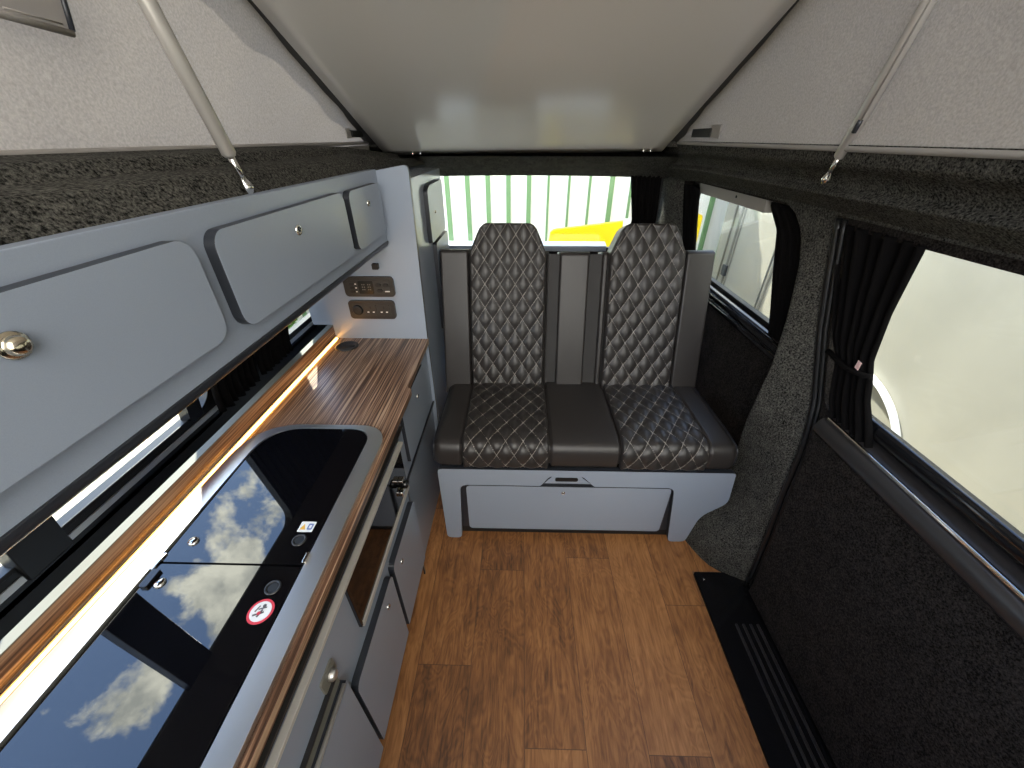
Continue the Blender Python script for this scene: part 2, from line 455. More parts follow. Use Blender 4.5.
# flat strip closing the roof behind the hinge
hd.prism([(-.84, 2.03), (.86, 2.03), (.86, YB+.06), (-.84, YB+.06)], (), FZ(1.415), 0, .02)
struct(hd.build('trim_1', M_['carpet']), 'charcoal carpeted header above the tailgate window')
tg = MB()
ZB = .905
tg.prism(rr(-.95, -.05, .95, 1.42, .1), [rr(-.76, ZB, .745, 1.292, .05)], FY(YB+.05), 0, .05)
struct(tg.build('wall_back', M_['carpetd']), 'dark tailgate around the rear window')
w3 = thing('window_3', (0, YB+.02, ZB), None, None); struct(w3, 'wide tailgate window')
MB().prism(rr(-.775, ZB-.015, .76, 1.307, .05), (), FY(YB+.03), 0, .004).build('pane', M_['win'], w3)
MB().prism(rr(-.775, ZB-.03, .76, 1.307, .05), [rr(-.745, ZB+.005, .735, 1.288, .045)], FY(YB+.028), 0, .03).build('window_frame', M_['rubber'], w3, bevel=.004)
# pale ledge below the rear glass, in two lengths
for nm, a, b in (('trim_2', -.43, -.245), ('trim_3', .09, .47)):
    q = MB().prism(round_poly([(2.19, .918), (2.30, .918), (2.30, .948), (2.25, .960), (2.19, .948)], .008), (), lambda u, v, d: (d, u, v), a, b)
    struct(q.build(nm, M_['grey'], bevel=.004), 'pale ledge along the foot of the rear window')

# roof lining board, hinged at the rear
ct, st_ = math.cos(math.radians(21.9)), math.sin(math.radians(21.9)); HY = 2.045
def RB(u, v, d):      # u = X, v = distance up from the hinge, d = below the board
    sag = -.004*math.sin(v*9)*math.cos(u*3)*min(1, v*3)
    return (u + .002, HY - v*ct - d*st_, 1.389 + .010*u + v*st_ - (d+sag)*ct)
rb = MB()
rows = [[RB(-.630 + 1.260*j/24, 2.75*i/60, 0) for j in range(25)] for i in range(61)]
rb.grid(rows)
rows2 = [[RB(-.630 + 1.260*j/24, 2.75*i/60, -.02) for j in range(25)] for i in range(61)]
rb.grid(rows2)
for j in (0, 24): rb.grid([[rows[i][j], rows2[i][j]] for i in range(61)])
rb.grid([[rows[0][j], rows2[0][j]] for j in range(25)])
struct(rb.build('ceiling', M_['board']), 'pale beige roof board sloping up from the rear')
shl = MB(); shl.prism([(-.70, -.02), (.70, -.02), (.70, 2.8), (-.70, 2.8)], (), lambda u, v, d: RB(u, v, d), -.06, -.03)
struct(shl.build('roof', M_['shell']), 'outer shell of the raised roof')

# unseen panel added behind the viewer to block low front light
fb = MB().prism([(-.93, -.02), (.93, -.02), (.93, 1.05), (-.93, 1.05)], (), lambda u, v, d: (u, Y0 - d, v), 0, .05)
struct(fb.build('front_light_block', M_['carpetd']), 'dark cab bulkhead')
# pop-top canvas sides
def canvas_side(sg, label):
    XCV = .690
    t = thing('pop_top_canvas', (sg*.64, .8, 1.43), label, 'canvas', 'canvas sides of the raised roof')
    rows = []
    for i in range(29):
        f = i/28.
        row = []
        for j in range(61):
            y = HY - .01 - 2.75*j/60
            top = max(1.445, 1.389 + (HY-y)*st_/ct + .07)
            zb = 1.395 if sg < 0 else 1.425; z = zb + (top-zb)*f
            w = .006*math.sin(j*.5 + 2*f)*math.sin(PI*f) + .004*math.sin(j*1.3+i*.4)*math.sin(PI*f)
            row.append((sg*(XCV - .03*min(1, max(0, z-1.425)/.4) + w), y, z))
        rows.append(row)
    MB().grid(rows).build('canvas_sheet', M_['canvas'], t)
    h = MB().extrude_y([(sg*.688, 1.424), (sg*.683, 1.427), (sg*.683, 1.434), (sg*.688, 1.436)], Y0, HY-.03, 0, True, 4)
    h.build('hem', M_['hem'], t)
    return t
cvl = canvas_side(-1, 'pale beige canvas side of the raised roof on the kitchen side, with a window flap')
cvr = canvas_side(1, 'beige canvas side of the raised roof above the sliding door')
# clear window flap in the left canvas
XC = -.655
q = [(.642, 1.578), (.725, 1.577), (.735, 1.612), (.745, 1.78), (.20, 1.86), (.20, 1.60)]
MB().prism(q, (), FX(XC), 0, .003).build('window_flap', M_['flap'], cvl)
b = MB().tube([(XC+.004, .2, 1.595), (XC+.004, .645, 1.579), (XC+.004, .726, 1.576)], .0045, 8)
b.tube([(XC+.003, .645, 1.587), (XC+.003, .718, 1.585)], .0012, 6)
b.build('flap_binding', M_['hem'], cvl)
MB().tube([(XC+.004, .728, 1.580), (XC+.004, .736, 1.612), (XC+.004, .746, 1.78)], .0038, 8).build('zip', M_['edge'], cvl)
# zip end on right canvas
MB().lathe((.66, .49, 1.552), (-1, 0, 0), [(.0001, .006), (.006, .005), (.007, 0)], 10).build('press_stud', M_['chrome'], cvr)

# ------------------------------------------------------------------ side windows
def side_window(nm, hole, fn, label, ins=.02, sh=0.):
    w = thing(nm, fn(hole[0][0], hole[0][1], .03), None, None); struct(w, label)
    us = [p[0] for p in hole]; vs = [p[1] for p in hole]
    u0, u1, v0, v1 = min(us), max(us), min(vs), max(vs)
    MB().prism(dense(rr(u0-.01, v0-.01, u1+.01, v1+.01, .05), .2), (), fn, .046-sh, .050-sh).build('pane', M_['win'], w)
    MB().prism(dense(rr(u0-.012, v0-.012, u1+.012, v1+.012, .06), .2), [dense(rr(u0+ins, v0+ins, u1-ins, v1-ins, .05), .2)], fn, .055-sh, .028-sh).build('window_frame', M_['rubber'], w, bevel=.004)
    return w
w1 = side_window('window_4', HL1, WL, 'front side window behind the kitchen', .048, .028)
MB().prism(dense(rr(.375, .77, .452, 1.345, 0), .2), (), WL, .026, -.004).build('divider_bar', M_['rubber'], w1, bevel=.003)
MB().prism(rr(.79, .806, .835, .87, .012), (), WL, .016, -.012).build('window_catch', M_['blackg'], w1, bevel=.004)
MB().prism([(.455, .778), (.905, .778), (.905, .791), (.455, .791)], (), WL, .003, -.003).build('sliding_track', M_['alu'], w1)
MB().prism([(-.30, .778), (.372, .778), (.372, .791), (-.30, .791)], (), WL, .003, -.003).build('sliding_track', M_['alu'], w1)
w2 = side_window('window_5', HL2, WL, 'rear side window behind the power sockets', .048, .028)
MB().prism([(1.26, .778), (1.77, .778), (1.77, .792), (1.26, .792)], (), WL, .003, -.003).build('sliding_track', M_['alu'], w2)
w4 = side_window('window_2', HOLE2, WR, 'rear side window beside the bench seat')
tt = MB().prism(dense(rr(1.415, 1.236, 1.97, 1.282, .004), .2), (), WR, .034, .006).build('top_trim', M_['hem'], w4, bevel=.002)
MB().lathe(WR(1.62, 1.262, .006), (-1, 0, 0), [(.005, -.001), (.005, .002), (.0001, .003)], 10).build('screw', M_['blackm'], tt)
lg = MB()
lg.extrude_y(smooth_line([(.892, .868), (.872, .862), (.862, .852), (.862, .838), (.868, .832), (.874, .826), (.866, .818), (.866, .806), (.886, .800)], 3), 1.08, 2.14, 0, True, 2)
lg.build('ledge', M_['blackg'], w4)

# ------------------------------------------------------------------ sliding door
dr = thing('door_1', (.885, 0, .03), None, None); struct(dr, 'carpeted sliding door with a large window')
seam = [(t2(tabS, z)[1] - .014, z) for z in [.008 + 1.277*i/30 for i in range(31)]]
out = [(Y0, .008)] + seam + [(Y0, 1.285), (Y0, .8)]
hz = [.79 + .470*i/8 for i in range(9)]
rear = [(t2(tabS, z)[1] - .045, z) for z in hz]
hole1 = round_poly([(-.55, .79), rear[0]] + rear[1:-1] + [rear[-1], (-.55, 1.275)], [.03, .05] + [0]*(len(rear)-2) + [.06, .03])
MB().prism(dense(out, .25), [dense(hole1, .25)], WR, .05, .0).build('door_panel', M_['carpetd'], dr)
# raised carpet panel below the ledge
lowseam = [(t2(tabS, z)[1] - .045, z) for z in [.02 + .705*i/12 for i in range(13)]]
MB().prism([(Y0, .02)] + lowseam + [(Y0, .735)], (), lambda u, v, d: (.878 - d, u, v), 0, .012).build('carpet_panel', M_['carpetd'], dr, bevel=.006)
# seal along the rear edge of the door
sl = MB()
for off, r in ((-.012, .009), (-.032, .006)):
    sl.tube([(xr(z) - .004, t2(tabS, z)[1] + off, z) for z in [.03 + 1.25*i/40 for i in range(41)]], r, 8)
sl.build('door_seal', M_['rubber'], dr)
# moulded ledge under the glass
MB().extrude_y(smooth_line([(.872, .727), (.860, .732), (.853, .745), (.853, .762), (.862, .777), (.872, .780)], 4), Y0, .885, 0, True, 4).build('window_ledge', M_['plastic'], dr)
MB().extrude_y(smooth_line([(.870, .779), (.866, .783), (.868, .789), (.874, .790)], 3), Y0, .875, 0, True, 2).build('bright_strip', M_['chrome'], dr)
MB().extrude_y([(.872, .788), (.905, .800), (.915, .812)], Y0, .87, 0, False, 2).build('inner_sill', M_['plastic'], dr)
MB().extrude_y(smooth_line([(.915, .806), (.898, .806), (.888, .816), (.886, .832), (.893, .848), (.91, .850)], 4), Y0, .90, 0, True, 2).build('lower_seal', M_['blackg'], dr)
MB().prism(dense(round_poly([(-.55, 1.262), (rear[-1][0]-.03, 1.262), (rear[-1][0], 1.272), (-.55, 1.285)], 0), .3), (), WR, .04, .012).build('upper_seal', M_['rubber'], dr)
wd = thing('window_1', (.90, 0, .83), None, None); struct(wd, 'large window in the sliding door')
MB().prism(dense([(-.6, .80), (rear[0][0]+.02, .80), (rear[-1][0]+.02, 1.28), (-.6, 1.28)], .3), (), WR, .040, .044).build('pane', M_['win'], wd)

# ------------------------------------------------------------------ step tread by the door
stp = thing('step_tread', (.70, .5, -.02), 'black metal step tread along the foot of the sliding door', 'step')
MB().prism(round_poly([(.697, Y0), (.697, .893), (.955, .893), (.955, Y0)], [0, .012, 0, 0]), (), FZ(-.012), 0, .016).build('tread_plate', M_['blackg'], stp, bevel=.002)
for x in (.775, .80, .825, .85):
    MB().prism([(x-.004, Y0), (x-.004, .70), (x+.004, .70), (x+.004, Y0)], (), FZ(.004), 0, .005).build('grip_rib', M_['plastic'], stp, bevel=.0015)
MB().lathe((.728, .862, .004), (0, 0, 1), [(.004, 0), (.004, .0015), (.0001, .002)], 10).build('screw', M_['chrome'], stp)

# ------------------------------------------------------------------ kitchen
XF = -.362           # carcass face
XD = -.345           # door face
kt = thing('kitchen_unit', (-.55, .4, 0), 'grey blue kitchen base unit under the striped worktop', 'cabinet')
MB().box(-.735, -.425, Y0, .868, .0, .104).build('plinth', M_['edge'], kt)
c = MB(); c.box(-.735, XF, Y0, .868, .104, .690)
c.build('carcass', [M_['grey']], kt, bevel=.001)
MB().box(-.735, -.358, Y0, .868, .692, .764).build('recessed_band', M_['blackm'], kt)
e = MB(); e.box(XF-.004, XF+.001, .862, .870, .0, .690); e.build('edge_strip', M_['edge'], kt)
MB().box(-.36, -.346, Y0, .866, .676, .685).build('aluminium_strip', M_['trim'], kt, bevel=.001)
MB().box(-.36, -.350, Y0, .90, .712, .716).build('band_line', M_['bezel2'], kt)  # thin plastic line across the black band
def door_plate(parent, nm, u0, u1, v0, v1, r, x0=XF, th=.017, knob_at=None, kr=.008, sgn=1):
    d = MB().prism(rr(u0, v0, u1, v1, r), (), FX(x0, sgn), 0, th, 0, 1).build(nm, [M_['grey'], M_['edge']], parent, bevel=.0018)
    if knob_at: keyhole_lock(d, (x0+sgn*th, *knob_at), (sgn, 0, 0), kr)
    return d
door_plate(kt, 'door', .618, .858, .122, .442, (.006, .006, .02, .02), knob_at=(.672, .384))
door_plate(kt, 'door', .338, .600, .110, .440, (.006, .006, .02, .02), knob_at=(.538, .388))
# set-back cupboard behind
c = MB(); c.box(-.735, -.374, .870, 1.358, .485, .756); c.build('rear_cupboard', M_['grey'], kt, bevel=.001)
MB().box(-.735, -.380, .870, 1.358, .0, .485).build('lower_panel', M_['greyg'], kt)
MB().box(-.380, -.368, .870, 1.358, .478, .486).build('edge_strip', M_['edge'], kt)
door_plate(kt, 'door', .945, 1.235, .522, .742, .008, x0=-.374, th=.012, knob_at=(1.12, .675))

wt = thing('worktop', (-.55, .5, .757), 'dark striped wood effect worktop with raised back edge', 'worktop')
MB().prism(round_poly([(-.735, Y0), (-.330, Y0), (-.338, 1.0), (-.353, 1.012), (-.358, 1.357), (-.735, 1.357)], [0, 0, .006, .006, 0, 0]), [round_poly([(-.70, Y0+.02), (-.36, Y0+.02), (-.36, .79), (-.70, .79)], [0, 0, .07, .11], 8)], FZ(.765), 0, .020).build('slab', M_['zebrano'], wt, bevel=.0015)
MB().box(-.742, -.722, Y0, 1.357, .785, .838).build('upstand', M_['zebrano'], wt, bevel=.001)
MB().box(-.742, -.721, Y0, 1.357, .838, .841).build('top_edging', M_['creamd'], wt, bevel=.0008)

gm = thing('cable_grommet', (-.652, 1.284, .785), 'dark round cable grommet set in the rear end of the worktop', 'grommet')
MB().lathe((-.652, 1.284, .785), (0, 0, 1), [(.042, 0), (.042, .003), (.036, .004), (.034, .002), (.0001, .002)], 28).build('rim', M_['bezel'], gm)
MB().prism(rr(-.682, 1.276, -.622, 1.292, .006), (), FZ(.7871), 0, .0012).build('flap', M_['blackm'], gm)

# hob and sink
hb = thing('hob_and_sink', (-.53, .3, .785), 'steel framed hob and sink with two black glass lids', 'hob')
oo = round_poly([(-.707, Y0), (-.348, Y0), (-.348, .805), (-.707, .805)], [0, 0, .085, .13], 10)
ii = round_poly([(-.657, Y0+.04), (-.388, Y0+.04), (-.388, .789), (-.665, .789)], [.02, .02, .06, .10], 10)
MB().prism(oo, [ii], FZ(.785), 0, .010).build('steel_frame', M_['steel'], hb, bevel=.004)
MB().prism(ii, (), FZ(.775), 0, .012).build('well', M_['blackm'], hb)
l1 = MB().prism(round_poly([(-.652, .402), (-.391, .402), (-.391, .786), (-.660, .786)], [.006, .006, .058, .098], 10), (), FZ(.7885), 0, .0075).build('glass_lid', M_['glassblk'], hb, bevel=.0012)
l2 = MB().prism(round_poly([(-.650, Y0+.05), (-.391, Y0+.05), (-.391, .398), (-.650, .398)], [.02, .02, .006, .006], 8), (), FZ(.7885), 0, .0075).build('glass_lid', M_['glassblk'], hb, bevel=.0012)
ZT = .796
for lid, ys in ((l1, .444), (l2, .362)):
    MB().lathe((-.622, ys, ZT), (0, 0, 1), [(.0095, 0), (.0095, .002), (.0075, .0045), (.0001, .0055)], 16).build('hinge_cap', M_['chrome'], lid)
for lid, ys in ((l1, .452), (l2, .359)):
    r_ = MB().lathe((-.421, ys, ZT), (0, 0, 1), [(.0095, 0), (.0095, .0015), (.0125, .0018), (.0135, 0)], 24).build('finger_ring', M_['bezel'], lid)
    MB().lathe((-.421, ys, ZT), (0, 0, 1), [(.0001, .0006), (.0085, .0006)], 20).build('ring_inset', M_['blackm'], r_)
# hinge blocks at the back of the front lid
MB().prism(rr(-.650, .352, -.636, .385, .003), (), FZ(ZT), 0, .006).build('hinge', M_['blackg'], l2, bevel=.0015)
# lid stops
MB().box(-.393, -.386, .405, .425, .790, .799).build('lid_stop', M_['chrome'], hb, bevel=.001)
MB().box(-.660, -.652, .385, .418, .788, .800).build('lid_stop', M_['chrome'], hb, bevel=.001)
# round red-edged warning sticker: figure on white
sk = MB().lathe((-.419, .319, ZT), (0, 0, 1), [(.0001, .0003), (.0205, .0003)], 32).build('warning_sticker', M_['red'], l2)
tag(sk, 'round white sticker with a red ring')
MB().lathe((-.419, .319, ZT), (0, 0, 1), [(.0001, .0006), (.0165, .0006)], 32).build('sticker_face', M_['white'], sk)
pg = MB()
for (a, b_, w_) in (((-.429, .312), (-.413, .318), .0016), ((-.421, .310), (-.417, .322), .0016), ((-.424, .322), (-.412, .326), .0012), ((-.428, .318), (-.424, .328), .0012)):
    d = V((b_[0]-a[0], b_[1]-a[1], 0)).normalized(); n = V((-d.y, d.x, 0))*w_
    A, B = V((*a, ZT+.0009)), V((*b_, ZT+.0009))
    pg.add([A-n, A+n, B+n, B-n], [(0, 1, 2, 3)])
pg.lathe((-.417, .328, ZT), (0, 0, 1), [(.0001, .0009), (.003, .0009)], 10)
pg.build('sticker_figure', M_['dkprint'], sk)
MB().lathe((-.4205, .316, ZT), (0, 0, 1), [(.0001, .0011), (.003, .0011)], 10).build('sticker_flame', M_['red'], sk)
# small label with an amber triangle and a blue mark
lb = MB().prism(rr(-.435, .470, -.405, .494, .002), (), FZ(ZT), 0, .0004).build('label', M_['white'], l1)
tag(lb, 'small white label with an amber triangle')
MB().prism([(-.432, .475), (-.421, .475), (-.4265, .489)], (), FZ(ZT+.0004), 0, .0003).build('label_triangle', M_['orange'], lb)
MB().prism(rr(-.418, .475, -.408, .489, .002), [rr(-.4155, .478, -.4105, .486, .001)], FZ(ZT+.0004), 0, .0003).build('label_mark', M_['blue'], lb)

# grill behind a dark glass front
gr = thing('built_in_grill', (XF, .65, .505), 'built-in grill with a dark glass front and black tap knob', 'grill')
MB().prism(rr(.444, .507, .860, .672, .004), (), FX(XF), 0, .006).build('glass_front', M_['glassdk'], gr, bevel=.001)
MB().box(XF, -.352, .440, .862, .492, .506).build('lower_trim', M_['trim'], gr, bevel=.0012)
MB().box(XF, -.354, .434, .442, .50, .672).build('side_trim', M_['blackg'], gr, bevel=.001)
kb = MB().lathe((-.357, .800, .575), (1, 0, 0), [(.010, 0), (.010, .008), (.013, .010), (.013, .024), (.010, .027), (.0001, .028)], 16).build('tap_knob', M_['blackg'], gr)
MB().box(-.357, -.340, .790, .812, .588, .596).build('knob_stem', M_['chrome'], kb, bevel=.002)
MB().box(-.357, -.345, .785, .815, .535, .553).build('brass_fitting', M_['chrome'], gr, bevel=.003)

# fridge
fr = thing('fridge', (XF, .1, .03), 'grey fronted fridge with a silver bar handle', 'fridge')
MB().prism(rr(Y0+.1, .10, .326, .520, .004), (), FX(XF), 0, .017, 0, 1).build('fridge_door', [M_['grey'], M_['edge']], fr, bevel=.0015)
MB().box(XF, -.356, -.3, .322, .522, .552).build('handle_recess', M_['creamd'], fr)
MB().box(XF, -.353, -.3, .326, .552, .557).build('recess_lip', M_['blackm'], fr)
MB().tube([(-.346, -.3, .521), (-.346, .318, .521)], .0045, 10).build('bar_handle', M_['trim'], fr)
lt = MB().prism(rr(.286, .558, .334, .600, .006), (), FX(XF), 0, .004).build('latch', M_['creamd'], fr, bevel=.001)
MB().lathe((-.358, .314, .574), (1, 0, 0), [(.011, 0), (.011, .007), (.009, .010), (.0001, .011)], 18).build('latch_knob', M_['alu'], lt)

# ------------------------------------------------------------------ overhead locker
ov = thing('overhead_locker', (-.55, .5, 1.125), 'grey blue overhead locker with three flush doors above the worktop', 'cabinet')
YO = Y0
c = MB()
c.prism([(-.455, 1.152), (-.455, 1.367), (-.475, 1.367), (-.66, 1.33), (-.692, 1.28), (-.692, 1.134), (-.470, 1.134)], (), lambda u, v, d: (u, d, v), YO, 1.357)
c.build('locker_body', M_['grey'], ov, bevel=.001)
MB().prism(round_poly([(-.452, 1.154), (-.452, 1.144), (-.459, 1.135), (-.49, 1.132), (-.49, 1.154)], [.002, .008, .006, 0, 0]), (), lambda u, v, d: (u, d, v), YO, 1.357).build('bottom_edging', M_['edge'], ov)
XO = -.455
MB().box(-.691, -.478, YO, 1.356, 1.129, 1.1335).build('underside', M_['blackm'], ov)  # unseen black sheet, added to keep the lids' reflection of the locker dark
def locker_door(y0, y1, z0, z1, rads, kn, kr):
    d = MB().prism(rr(y0, z0, y1, z1, rads, 8), (), FX(XO), 0, .017, 0, 1).build('locker_door', [M_['grey'], M_['edge']], ov, bevel=.002)
    return d
d1 = locker_door(-.10, .522, 1.196, 1.340, (.02, .028, .028, .02), None, 0)
knob(d1, (XO+.017, .287, 1.299), (1, 0, 0), .0125, 'knob', 'brass', .012)
d2 = locker_door(.560, 1.035, 1.189, 1.338, .026, None, 0)
keyhole_lock(d2, (XO+.017, .789, 1.297), (1, 0, 0), .010)
d3 = locker_door(1.068, 1.312, 1.189, 1.335, .022, None, 0)
keyhole_lock(d3, (XO+.017, 1.194, 1.292), (1, 0, 0), .009)
# warm lighting strip in the corner of worktop and upstand
ls = thing('light_strip', (-.716, .3, .785), 'thin warm light strip along the foot of the wooden upstand', 'light strip')
MB().box(-.7215, -.718, Y0+.02, 1.352, .785, .794).build('strip_base', M_['alu'], ls)
MB().prism([(-.718, .7855), (-.7125, .7855), (-.718, .791)], (), lambda u, v, d: (u, d, v), Y0+.02, 1.350).build('strip_diffuser', M_['led'], ls)

# ------------------------------------------------------------------ partition panel with controls
pp = thing('partition_panel', (-.55, 1.367, .0), 'tall grey end panel at the rear of the worktop', 'panel')
MB().prism(round_poly([(-.375, 0), (-.362, .45), (-.362, .785), (-.352, 1.381), (-.455, 1.364), (-.80, 1.33), (-.80, .84), (-.737, .84), (-.737, 0)], [0, 0, 0, .02, 0, 0, 0, 0, 0]), (), FY(1.376), 0, .018, 0, 1).build('board', [M_['grey'], M_['edge']], pp, bevel=.0012)
def control(name, x0, x1, z0, z1, label, cat):
    t = thing(name, ((x0+x1)/2, 1.358, (z0+z1)/2), label, cat)
    b = MB().prism(rr(x0, z0, x1, z1, .014), (), FY(1.358), 0, .009).build('bezel', M_['bezel'], t, bevel=.003)
    MB().prism(rr(x0+.014, z0+.012, x1-.014, z1-.012, .005), (), FY(1.349), 0, .0015).build('face_plate', M_['bezel2'], t, bevel=.001)
    return t
cp = control('control_panel', -.640, -.457, .957, 1.031, 'upper dark control panel with a small display and buttons', 'control panel')
yf = 1.3475
MB().prism(rr(-.585, .970, -.532, 1.016, .003), (), FY(yf), 0, .003).build('display', M_['lcd'], cp, bevel=.001)
sg = MB()
for zi in (.984, .993, 1.002):
    for k in range(6):
        if (k + int(zi*1000)) % 3: sg.prism([(-.579+k*.007, zi), (-.575+k*.007, zi), (-.575+k*.007, zi+.004), (-.579+k*.007, zi+.004)], (), FY(yf-.003), 0, .0004)
sg.build('display_segments', M_['creamd'], cp)
for (x, z) in ((-.513, 1.001), (-.486, 1.001), (-.510, .981)):
    MB().prism(rr(x-.010, z-.006, x+.010, z+.006, .0055), (), FY(yf), 0, .003).build('button', M_['blackm'], cp, bevel=.001)
for z in (.977, .991, 1.005):
    MB().prism(rr(-.617, z-.004, -.601, z+.004, .0035), (), FY(yf), 0, .003).build('button', M_['blackm'], cp, bevel=.001)
    MB().prism(rr(-.598, z-.002, -.592, z+.002, .001), (), FY(yf), 0, .001).build('indicator', M_['white'], cp)
MB().prism(rr(-.492, .976, -.474, .980, .001), (), FY(yf), 0, .0006).build('print_mark', M_['white'], cp)
sp = control('socket_panel', -.640, -.467, .870, .942, 'lower dark panel with a round charger and two mains sockets', 'socket panel')
MB().lathe((-.607, yf+.001, .906), (0, -1, 0), [(.019, 0), (.019, .006), (.016, .008), (.0001, .006)], 24).build('charger_cap', M_['blackm'], sp)
for x in (-.558, -.508):
    so = MB().prism(rr(x-.021, .885, x+.021, .927, .003), (), FY(yf), 0, .002).build('mains_socket', M_['bezel2'], sp, bevel=.0008)
    MB().prism([(x-.002, .911), (x+.002, .911), (x+.002, .921), (x-.002, .921)], (), FY(yf-.002), 0, .0005).build('earth_slot', M_['blackm'], so)
    for dx in (-.010, .010):
        MB().prism([(x+dx-.0035, .897), (x+dx+.0035, .897), (x+dx+.0035, .901), (x+dx-.0035, .901)], (), FY(yf-.002), 0, .0005).build('pin_slot', M_['white'], so)
# little black catch under the locker end
ck = MB().prism(rr(-.522, 1.058, -.500, 1.078, .003), (), FY(1.358), 0, .014).build('magnetic_catch', M_['blackm'], bevel=.002)
tag(ck, 'tiny black catch on the end panel just under the overhead locker', 'catch')

# tall cupboard behind the partition
tc = thing('tall_cupboard', (-.55, 1.65, 0), 'tall pale grey cupboard beside the bench seat, rear of the end panel', 'cupboard')
MB().box(-.75, -.362, 1.377, 1.925, 0, 1.338).build('cupboard_body', M_['greyg'], tc, bevel=.0015)
dd = MB().prism(round_poly([(1.56, 1.10), (1.86, 1.10), (1.86, 1.30), (1.60, 1.30), (1.56, 1.285)], .012), (), FX(-.362), 0, .017, 0, 1).build('cupboard_door', [M_['grey'], M_['edge']], tc, bevel=.0015)
keyhole_lock(dd, (-.345, 1.66, 1.20), (1, 0, 0), .006)
MB().prism(rr(1.63, .70, 1.90, 1.085, .012), (), FX(-.362), 0, .017, 0, 1).build('cupboard_door', [M_['grey'], M_['edge']], tc, bevel=.0015)

# ------------------------------------------------------------------ bench seat
bs = thing('bench_seat', (.24, 1.25, 0), 'dark quilted leather two-seat bench on a grey base', 'bench seat')
YP = 1.03
outl = round_poly([(-.303, .408), (.805, .408), (.822, .245), (.735, .165), (.712, .0), (.640, .0), (.597, .325),
                   (.292, .325), (.246, .376), (.120, .376), (.086, .325), (-.222, .325), (-.237, .0), (-.300, .0)],
                  [.02, .014, .03, .04, .022, .022, .03, .006, .012, .012, .006, .03, .022, .022])
MB().prism(outl, (), FY(YP+.02), 0, .02, 0, 1).build('base_panel', [M_['grey'], M_['edge']], bs, bevel=.0018)
MB().box(-.29, .78, YP+.024, YP+.032, .045, .40).build('inner_panel', M_['edge'], bs)  # dark tone puts the shade around the drawer into the colour
MB().box(-.285, .70, YP+.033, 1.50, .0, .400).build('storage_box', M_['blackm'], bs)
dw = MB().prism(rr(-.203, .050, .596, .308, .016), (), FY(YP+.024), 0, .012, 0, 1).build('drawer', [M_['grey'], M_['edge']], bs, bevel=.0018)
keyhole_lock(dw, (.178, YP+.012, .276), (0, -1, 0), .008)
pl_ = MB().prism([(.10, .332), (.132, .371), (.236, .371), (.279, .332)], (), FY(YP+.020), 0, .012, 0, 1).build('pull_plate', [M_['grey'], M_['blackm']], bs)
MB().prism(rr(.142, .344, .228, .364, .007), (), FY(YP+.008), 0, .0012).build('pull_slot', M_['blackm'], pl_)

# quilting -----------------------------------------------------------
QW, QH = .0634, .097
def quilt(surf, left, right, l0, l1, x_off, l_off, amp, nu, nl, parent, name, skirt, stitch_parent=None):
    def hgt(x, l):
        a = (x-x_off)/QW + (l-l_off)/QH; b = (x-x_off)/QW - (l-l_off)/QH
        return amp*(abs(math.sin(PI*a))*abs(math.sin(PI*b)))**.55
    rows = []
    for i in range(nl+1):
        l = l0 + (l1-l0)*i/nl; row = []
        xa, xb = left(l), right(l)
        for j in range(nu+1):
            x = xa + (xb-xa)*j/nu
            ed = min(x-xa, xb-x, l-l0 if skirt[0] else 9, l1-l if skirt[1] else 9)
            k = min(1, ed/.012); k = math.sqrt(max(0, 1-(1-k)**2))
            p, n = surf(x, l)
            row.append(p + n*((hgt(x, l)+.004)*k + .006*k - .006))
        rows.append(row)
    m = MB().grid(rows)
    q = m.build(name, M_['leather'], parent, fix=False)
    st = MB(); step = .006
    for fam in (1, -1):
        ks = [(x/QW + fam*(l/QH)) for x in (left(l0)-x_off-.1, right(l0)-x_off+.1) for l in (l0-l_off-.05, l1-l_off+.05)]
        for k in range(math.floor(min(ks)), math.ceil(max(ks))+1):
            run = []
            def flush():
                if len(run) > 1: st.tube(run, .00115, 4, caps=False)
                run.clear()
            l = l0 + .002
            while l < l1 - .001:
                x = x_off + QW*(k - fam*(l-l_off)/QH)
                if left(l)+.004 < x < right(l)-.004:
                    p, n = surf(x, l)
                    ed = min(x-left(l), right(l)-x)
                    kk = min(1, ed/.012); kk = math.sqrt(max(0, 1-(1-kk)**2))
                    run.append(p + n*(.010*kk - .006 + .0012))
                else: flush()
                l += step
            flush()
    st.build('stitching', M_['stitch'], q, fix=False)
    return q

# seat cushion: profile in (Y,Z) by arc length from the front lower edge
prof = smooth_line([(1.052, .418), (1.036, .424), (1.030, .445), (1.030, .475), (1.036, .500), (1.052, .518), (1.085, .526), (1.15, .528), (1.25, .525), (1.36, .520), (1.46, .515), (1.52, .512)], 6)
arc = [0.]
for a, b in zip(prof, prof[1:]): arc.append(arc[-1] + math.hypot(b[0]-a[0], b[1]-a[1]))
def pcurve(l):
    l = max(0, min(arc[-1], l))
    for i in range(len(arc)-1):
        if l <= arc[i+1]:
            t = (l-arc[i])/(arc[i+1]-arc[i]); a, b = prof[i], prof[i+1]
            y, z = a[0]+(b[0]-a[0])*t, a[1]+(b[1]-a[1])*t
            i0, i1 = max(0, i-1), min(len(prof)-1, i+2)
            ty, tz = prof[i1][0]-prof[i0][0], prof[i1][1]-prof[i0][1]
            n = math.hypot(ty, tz)
            return y, z, -tz/n, ty/n
    return prof[-1][0], prof[-1][1], 0, 1
def seat_surf(x, l):
    y, z, ny, nz = pcurve(l)
    e = min(x+.312, .792-x); k = max(0, 1-e/.03) if e < .03 else 0
    return V((x, y, z)) - V((0, ny, nz))*(.018*k*k), V((0, ny, nz))
SX = [(-.205, .112), (.372, .684)]
rows = []
xs = sorted(set([-.312 + .005*i for i in range(221)] + [.792]))
